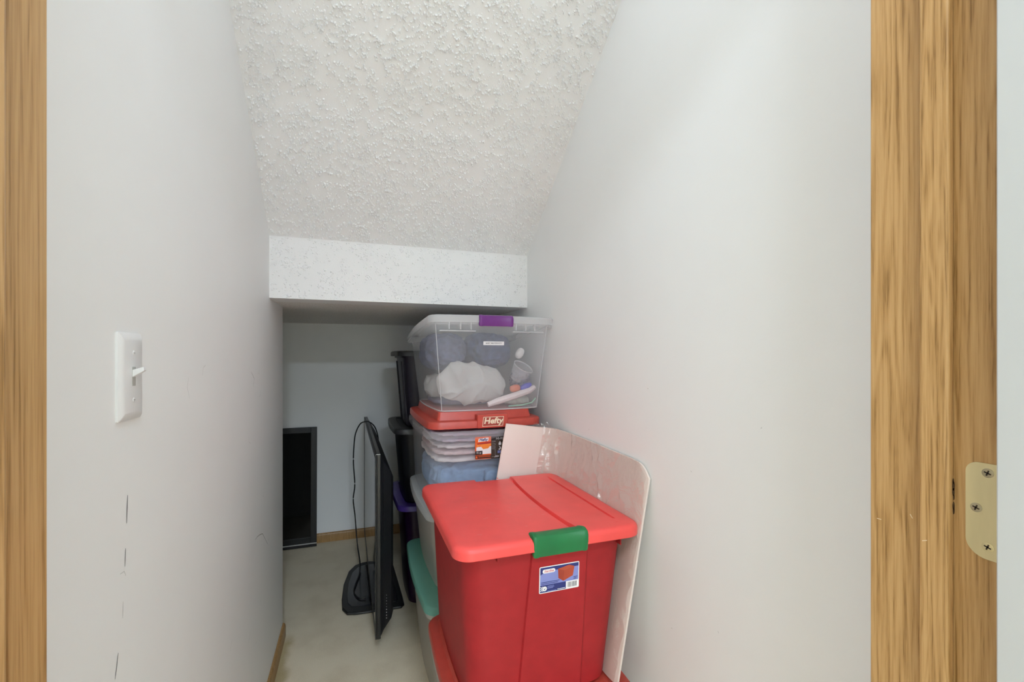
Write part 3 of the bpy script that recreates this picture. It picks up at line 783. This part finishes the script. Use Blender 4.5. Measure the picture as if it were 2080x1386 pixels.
box('ledge', (.068, yt + .001, .279), (.188, yt + .014, .2825), CLEARRIM, b1)
def bead(pts, r=.0022, closed=False):
    MB().tube(pts + (pts[:1] if closed else []), r, 6).build('moulded_edge', CLEARRIM, b1)
bead(ring(.375 / 2 - .001, .452 / 2 - .001, .028, .003, bow=.010), .0026, True)
for sx in (-1, 1):
    k_ = .028 * (1 - .7071)
    bead([(sx * (.375 / 2 - k_ + (.432 - .375) / 2 * f), -(.452 / 2 - k_ + (.512 - .452) / 2 * f), .004 + .30 * f) for f in (0, .25, .5, .75, 1)], .0014)
# name tape
slope = (-.226 + .256) / .312
uz1 = Vector((0, -slope, 1)).normalized(); n1 = Vector((0, -1, -slope)).normalized()
tp = Vector((-.002, -.2445 - .0100, .2395))
tape = plate('name_tape', rect(-.0385, -.0065, .0385, .0065), tp, X, uz1, n1, WHITE, b1, .0015, .0003); tape['label'] = 'white printed name tape'
text('BABY MATERNITY', .0075, tp + n1 * .0021, X, uz1, INK, 'lettering', tape, offset=.00012)
NAVY = cloth('navy_cloth', (.06, .08, .16), .25, 50)
GIN = 'things inside the top bin'
lump('navy_garment', 'navy garment bundled in the top clear bin', 'garment', (.516, 1.81, 1.204), (.172, .26, .130), NAVY, 31, .030, 15, .7, nu=120, nv=80)
lump('navy_garment', 'navy garment piled beside the purple latch in the top bin', 'garment', (.335, 1.80, 1.200), (.155, .28, .13), cloth('slate_cloth', (.085, .10, .17), .25, 50), 37, .030, 15, .7, nu=120, nv=80)
BAGM = clear('white_bag_plastic', (.80, .79, .77), .86, .35)
lump('plastic_bag', 'white crumpled plastic bag in the top clear bin', 'bag', (.418, 1.644, 1.080), (.240, .055, .140), BAGM, 44, .014, 9, .8, tilt=(0, 9, 0), nu=150, nv=90, knot=(.06, .055))
lump('plastic_bag', 'smaller white plastic bag at the side of the top bin', 'bag', (.315, 1.83, 1.062), (.08, .16, .08), BAGM, 47, .012, 14, .7, nu=80, nv=50, knot=(0, .03))
# clear cup lying tilted
cup = thing('plastic_cup', 'small clear plastic cup leaning in the top bin', 'cup', (.578, 1.600, 1.092))
cup.rotation_euler = (R(28), R(22), 0)
cr = lambda r, z: [(r * math.cos(k * math.pi / 14), r * math.sin(k * math.pi / 14), z) for k in range(28)]
CUPM = clear('cup_plastic', (.88, .89, .91), .24, .2)
MB().loft([cr(.016, 0), cr(.021, .002), cr(.024, .025), cr(.033, .028), cr(.037, .062)], True, False).build('cup_wall', CUPM, cup)
MB().loft([cr(.037, .062), cr(.0395, .063), cr(.0395, .060), cr(.037, .059)], False, False).build('cup_rim', CLEARRIM, cup)
lump('fuzzy_sock', 'fuzzy purple grey sock in the corner of the top bin', 'sock', (.628, 1.690, 1.082), (.070, .080, .085), cloth('fuzzy_grey', (.17, .155, .21), .5, 160), 51, .016, 60, .8, nu=64, nv=44)
st = MB()
st.tube([(.462, 1.578, 1.004), (.50, 1.578, 1.016), (.57, 1.584, 1.034), (.63, 1.596, 1.050), (.655, 1.598, 1.064)], [.009, .0125, .0125, .0125, .008], 10)
tag(st.build('plastic_rod', plastic('pale_pink_plastic', (.72, .62, .62), .35, .03)), 'pale pink rod lying at the base of the top bin', 'rod')
lump('toy_piece', 'bright blue rounded toy piece in the top bin', 'toy', (.619, 1.600, 1.0665), (.05, .022, .022), plastic('toy_blue', (.06, .06, .45), .3), 55, .002, 20, .8, tilt=(0, -22, 0))
lump('toy_piece', 'orange red toy piece beside the blue one', 'toy', (.576, 1.602, 1.060), (.042, .02, .026), plastic('toy_orange', (.60, .14, .06), .35), 57, .002, 20, .7, tilt=(0, -10, 0))
tb = MB(); tb.tube([(.545, 1.588, .9945), (.60, 1.588, .997), (.64, 1.59, 1.005), (.658, 1.60, 1.020)], .0028, 8)
tag(tb.build('green_strap', plastic('mint_plastic', (.30, .58, .42), .4)), 'thin mint green strap at the base of the top bin', 'strap')
lump('folded_cloth', 'pale greenish cloth under the pink rod in the top bin', 'cloth', (.60, 1.66, 1.010), (.10, .07, .030), cloth('pale_green_cloth', (.50, .52, .47)), 61, .008, 30, .6)
lump('folded_cloth', 'slate cloth lining the base of the top bin', 'cloth', (.45, 1.84, 1.004), (.31, .28, .022), cloth('slate_base', (.22, .22, .32)), 63, .006, 20, .4)
lump('bottle_cap', 'white bottle tip beside the navy garment in the top bin', 'cap', (.628, 1.69, 1.193), (.03, .03, .045), WHITE, 66, .001, 10, .8, tilt=(0, 30, 0))

# ---- stacked dark totes behind -------------------------------------------------
def dark_tote(label, z0, h, mb_, ml, xl, ribs=False, lift=0):
    cx = xl + .215
    t = thing('storage_tote', label, 'storage tote', (cx, 2.345, z0))
    body(t, .372, .420, .315, .360, h - .018, .0, mb_, r=.05, rb=.045, lip=.008, lipdrop=.014)
    simple_lid(t, .215, .237, h, ml, drop=.024, r=.055, tier=0, tier_in=.040, recess=.006)
    if ribs:
        for k in range(8):
            y = -.15 + k * .043
            MB().tube([(-.163, y * .9, .012), (-.186, y, h - .05)], .003, 6).build('rib', mb_, t)
    return t
dark_tote('dark purple tote with violet lid standing on the carpet', 0.001, .487, DKPUR, PURLID, .192)
dark_tote('black tote with black lid stacked on the violet lid', .483, .362, BLACKP, BLACKL, .176)
dark_tote('blackish purple ribbed tote on top of the black lid', .840, .366, plastic('dark_ribbed_plastic', (.014, .011, .02), .45), BLACKL, .190, True)

# ---- wrapped board leaning against the wall ------------------------------------
bd = thing('wrapped_board', 'bent pale foam board in clear film leaning on the wall', 'board', (.6, 1.2, .386))
top_path = [(.6905, .938), (.6905, 1.02), (.6905, 1.12), (.6905, 1.22), (.6905, 1.31), (.689, 1.365), (.684, 1.405), (.672, 1.438), (.654, 1.459), (.63, 1.468), (.60, 1.471), (.555, 1.473), (.498, 1.475)]
ztop_ = [.905, .9125, .9145, .918, .919, .920, .922, .925, .927, .929, .933, .940, .948]
cum = [0]
for i in range(1, len(top_path)): cum.append(cum[-1] + math.dist(top_path[i], top_path[i - 1]))
def board_at(s, t, off=0):
    """s along the top edge 0..1, t 0 bottom .. 1 top; off = distance towards the bins"""
    d = s * cum[-1]
    i = max(k for k in range(len(cum) - 1) if cum[k] <= d + 1e-9)
    f = (d - cum[i]) / (cum[i + 1] - cum[i])
    x = top_path[i][0] * (1 - f) + top_path[i + 1][0] * f; y = top_path[i][1] * (1 - f) + top_path[i + 1][1] * f
    zt = ztop_[i] * (1 - f) + ztop_[i + 1] * f
    if s < .06: zt -= .028 * (1 - s / .06) ** 2
    tx, ty = top_path[i + 1][0] - top_path[i][0], top_path[i + 1][1] - top_path[i][1]
    l = math.hypot(tx, ty); nx2, ny2 = -ty / l, tx / l
    z = .388 + (zt - .388) * t
    x -= .186 * (zt - z)
    return Vector((x + nx2 * off - .6, y + ny2 * off - 1.2, z - .386))
def board_sheet(name, mat, off0, off1, ns, ntt, s0=0, s1=1, wr=0, tmax=1.0):
    mb = MB(); fr = []; bk = []
    for j in range(ntt + 1):
        for i in range(ns + 1):
            s = s0 + (s1 - s0) * i / ns; t = j / ntt * tmax
            d = 0
            if wr:
                q = Vector((s * 9, t * 4, 3.3))
                d = wr * (max(0, .35 - abs(noise.noise(q) + .6 * noise.noise(q * 2.3))) * 2.0 + .3 * abs(noise.noise(q * 5)))
            fr.append(board_at(s, t, off1 + d)); bk.append(board_at(s, t, off0))
    W_ = ns + 1
    fs = [(j * W_ + i, j * W_ + i + 1, (j + 1) * W_ + i + 1, (j + 1) * W_ + i) for j in range(ntt) for i in range(ns)]
    if wr:
        return mb.add(fr, fs).build(name, mat, bd, smooth=70)
    n = len(fr); vs_ = fr + bk; fs += [tuple(n + k for k in f)[::-1] for f in fs[:]]
    e = [i for i in range(W_)] + [j * W_ + ns for j in range(1, ntt + 1)] + [ntt * W_ + i for i in range(ns - 1, -1, -1)] + [j * W_ for j in range(ntt - 1, 0, -1)]
    for k in range(len(e)):
        a, b = e[k], e[(k + 1) % len(e)]
        fs.append((a, b, n + b, n + a))
    return mb.add(vs_, fs).build(name, mat, bd, smooth=40, fix=True)
board_sheet('board_panel', BOARD, -.004, .001, 48, 20)
board_sheet('film_wrap', FILM, 0, .0022, 110, 90, 0, .80, .013, 1.006)
# loose gathered tail of film at the top of the bend
tl = MB(); rnd = random.Random(9); vs_ = []; fs = []
nS = 24
for j in range(4):
    for i in range(nS + 1):
        s = .72 + .16 * i / nS
        p = board_at(s, 1.0, .004 + .004 * rnd.random()); p.z += (j / 3) * (.016 * math.sin(math.pi * i / nS)) * (.5 + rnd.random()); p.y += .004 * j * rnd.random()
        vs_.append(p)
for j in range(3):
    for i in range(nS): fs.append((j * (nS + 1) + i, j * (nS + 1) + i + 1, (j + 1) * (nS + 1) + i + 1, (j + 1) * (nS + 1) + i))
tl.add(vs_, fs).build('film_tail', FILM, bd, smooth=0)

# ------------------------------------------------------------------ television on its stand
tv = thing('television', 'black television on a stand turned edge on beside the bins', 'television', (.0715, 2.436, 0), .85)
HY, Z0, Z1 = .588, .062, .793
def frame(name, y0, y1, z0, z1, x0, x1, bz, mat, parent):
    mb = MB()
    mb.box((x0, y0, z0), (x1, y0 + bz, z1)).box((x0, y1 - bz, z0), (x1, y1, z1)).box((x0, y0 + bz, z1 - bz), (x1, y1 - bz, z1)).box((x0, y0 + bz, z0), (x1, y1 - bz, z0 + bz * 1.6))
    return mb.build(name, mat, parent, bevel=.0015)
frame('bezel', -HY, HY, Z0, Z1, .0, .006, .020, TVB, tv)
box('screen', (.0012, -HY + .02, Z0 + .03), (.004, HY - .02, Z1 - .02), SCREEN, tv)
box('edge_band', (.006, -HY, Z0), (.021, HY, Z1), TVE, tv, bevel=.0025)
def rg_tv(x, yi, zt, zb): return [(x, -HY + yi, Z0 + zb), (x, HY - yi, Z0 + zb), (x, HY - yi, Z1 - zt), (x, -HY + yi, Z1 - zt)]
MB().loft([rg_tv(.021, .004, .006, .006), rg_tv(.034, .02, .03, .022), rg_tv(.066, .045, .085, .050), rg_tv(.075, .07, .11, .065)], True, True).build('back_housing', TVBACK, tv, bevel=.004, fix=True)
box('speaker_housing', (.030, -.42, Z0 + .0), (.066, .42, Z0 + .06), TVBACK, tv, bevel=.005)
for k in range(9):
    z = .128 + k * .0115
    MB().disc((.0445, -HY + .0245, z), (.55, -.83, 0), .0014 + .0008 * (k < 4), .0012, 8).build('vent_hole', GREYINK, tv)  # light grey stands for the light these vents reflect
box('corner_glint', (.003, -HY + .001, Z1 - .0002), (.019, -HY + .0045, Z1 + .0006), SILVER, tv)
# stand
neck = MB(); neck.loft([[(x, y, z) for x, y in ((.02, -.10), (.055, -.10), (.055, .10), (.02, .10))] for z in (.018, .075)], True, True)
neck.build('stand_neck', TVBACK, tv, bevel=.006, fix=True)
sp_ = [(-.060, -.275), (.135, -.290), (.150, -.270), (.150, -.20), (.140, .15), (.130, .235), (.115, .25), (-.02, .245), (-.060, .225), (-.095, .16), (-.120, .02), (-.128, -.13), (-.125, -.215), (-.105, -.262)]
def rg_b(k, z): 
    cx_, cy_ = .015, -.02
    return [(cx_ + (x - cx_) * k, cy_ + (y - cy_) * k, z) for x, y in sp_]
bs_ = MB().loft([rg_b(.97, .002), rg_b(1, .006), rg_b(1, .012), rg_b(.975, .0165)], True, True).build('stand_base', TVB, tv, bevel=.002, fix=True)
MB().loft([rg_b(.82, .0160), rg_b(.82, .0182), rg_b(.80, .0190)], True, True).build('base_plate', GLOSSB, bs_, fix=True)
# cord draped over the top edge
def smooth_path(p, n=8):
    out = []
    for i in range(len(p) - 1):
        p0, p1, p2, p3 = (Vector(p[max(i - 1, 0)]), Vector(p[i]), Vector(p[i + 1]), Vector(p[min(i + 2, len(p) - 1)]))
        for k in range(n):
            t = k / n
            out.append(.5 * ((2 * p1) + (p2 - p0) * t + (2 * p0 - 5 * p1 + 4 * p2 - p3) * t * t + (3 * p1 - p0 - 3 * p2 + p3) * t ** 3))
    out.append(Vector(p[-1])); return out
ox, oy = .0715, 2.436
cord = [(.142, 2.66, .50), (.148, 2.70, .60), (.141, 2.72, .68), (.134, 2.72, .73), (.117, 2.72, .775), (.09, 2.72, .8005), (.068, 2.72, .804), (.04, 2.72, .793), (.015, 2.72, .741), (.006, 2.72, .672), (.003, 2.72, .574), (.010, 2.72, .446), (.002, 2.72, .363), (.012, 2.72, .263), (.019, 2.715, .164), (.026, 2.69, .095), (.035, 2.62, .045), (.03, 2.52, .026), (.01, 2.42, .024), (.0, 2.34, .024), (.02, 2.27, .024), (.05, 2.26, .028)]
MB().tube(smooth_path([(x - ox, y - oy, z) for x, y, z in cord]), .0034, 8).build('power_cord', CORD, tv)

# ------------------------------------------------------------------ television leaning on the back wall
t2_ = thing('television', 'black flat television without stand leaning on the far wall', 'television', (-.217, 3.030, .003))
t2_.rotation_euler = (R(-3.0), 0, 0)
mb = MB(); Wd, Hh = 1.12, .735
mb.box((-Wd, 0, 0), (-Wd + .035, .012, Hh)).box((-.035, 0, 0), (0, .012, Hh)).box((-Wd + .035, 0, Hh - .035), (-.035, .012, Hh)).box((-Wd + .035, 0, 0), (-.035, .012, .06))
mb.build('bezel', TVB, t2_, bevel=.002)
box('screen', (-Wd + .035, .003, .06), (-.035, .008, Hh - .035), SCREEN, t2_)
box('trim_strip', (-Wd, -.0015, .018), (0, .006, .024), SILVER, t2_)
box('back_cover', (-Wd + .01, .012, .01), (-.006, .026, Hh - .01), TVBACK, t2_, bevel=.006)
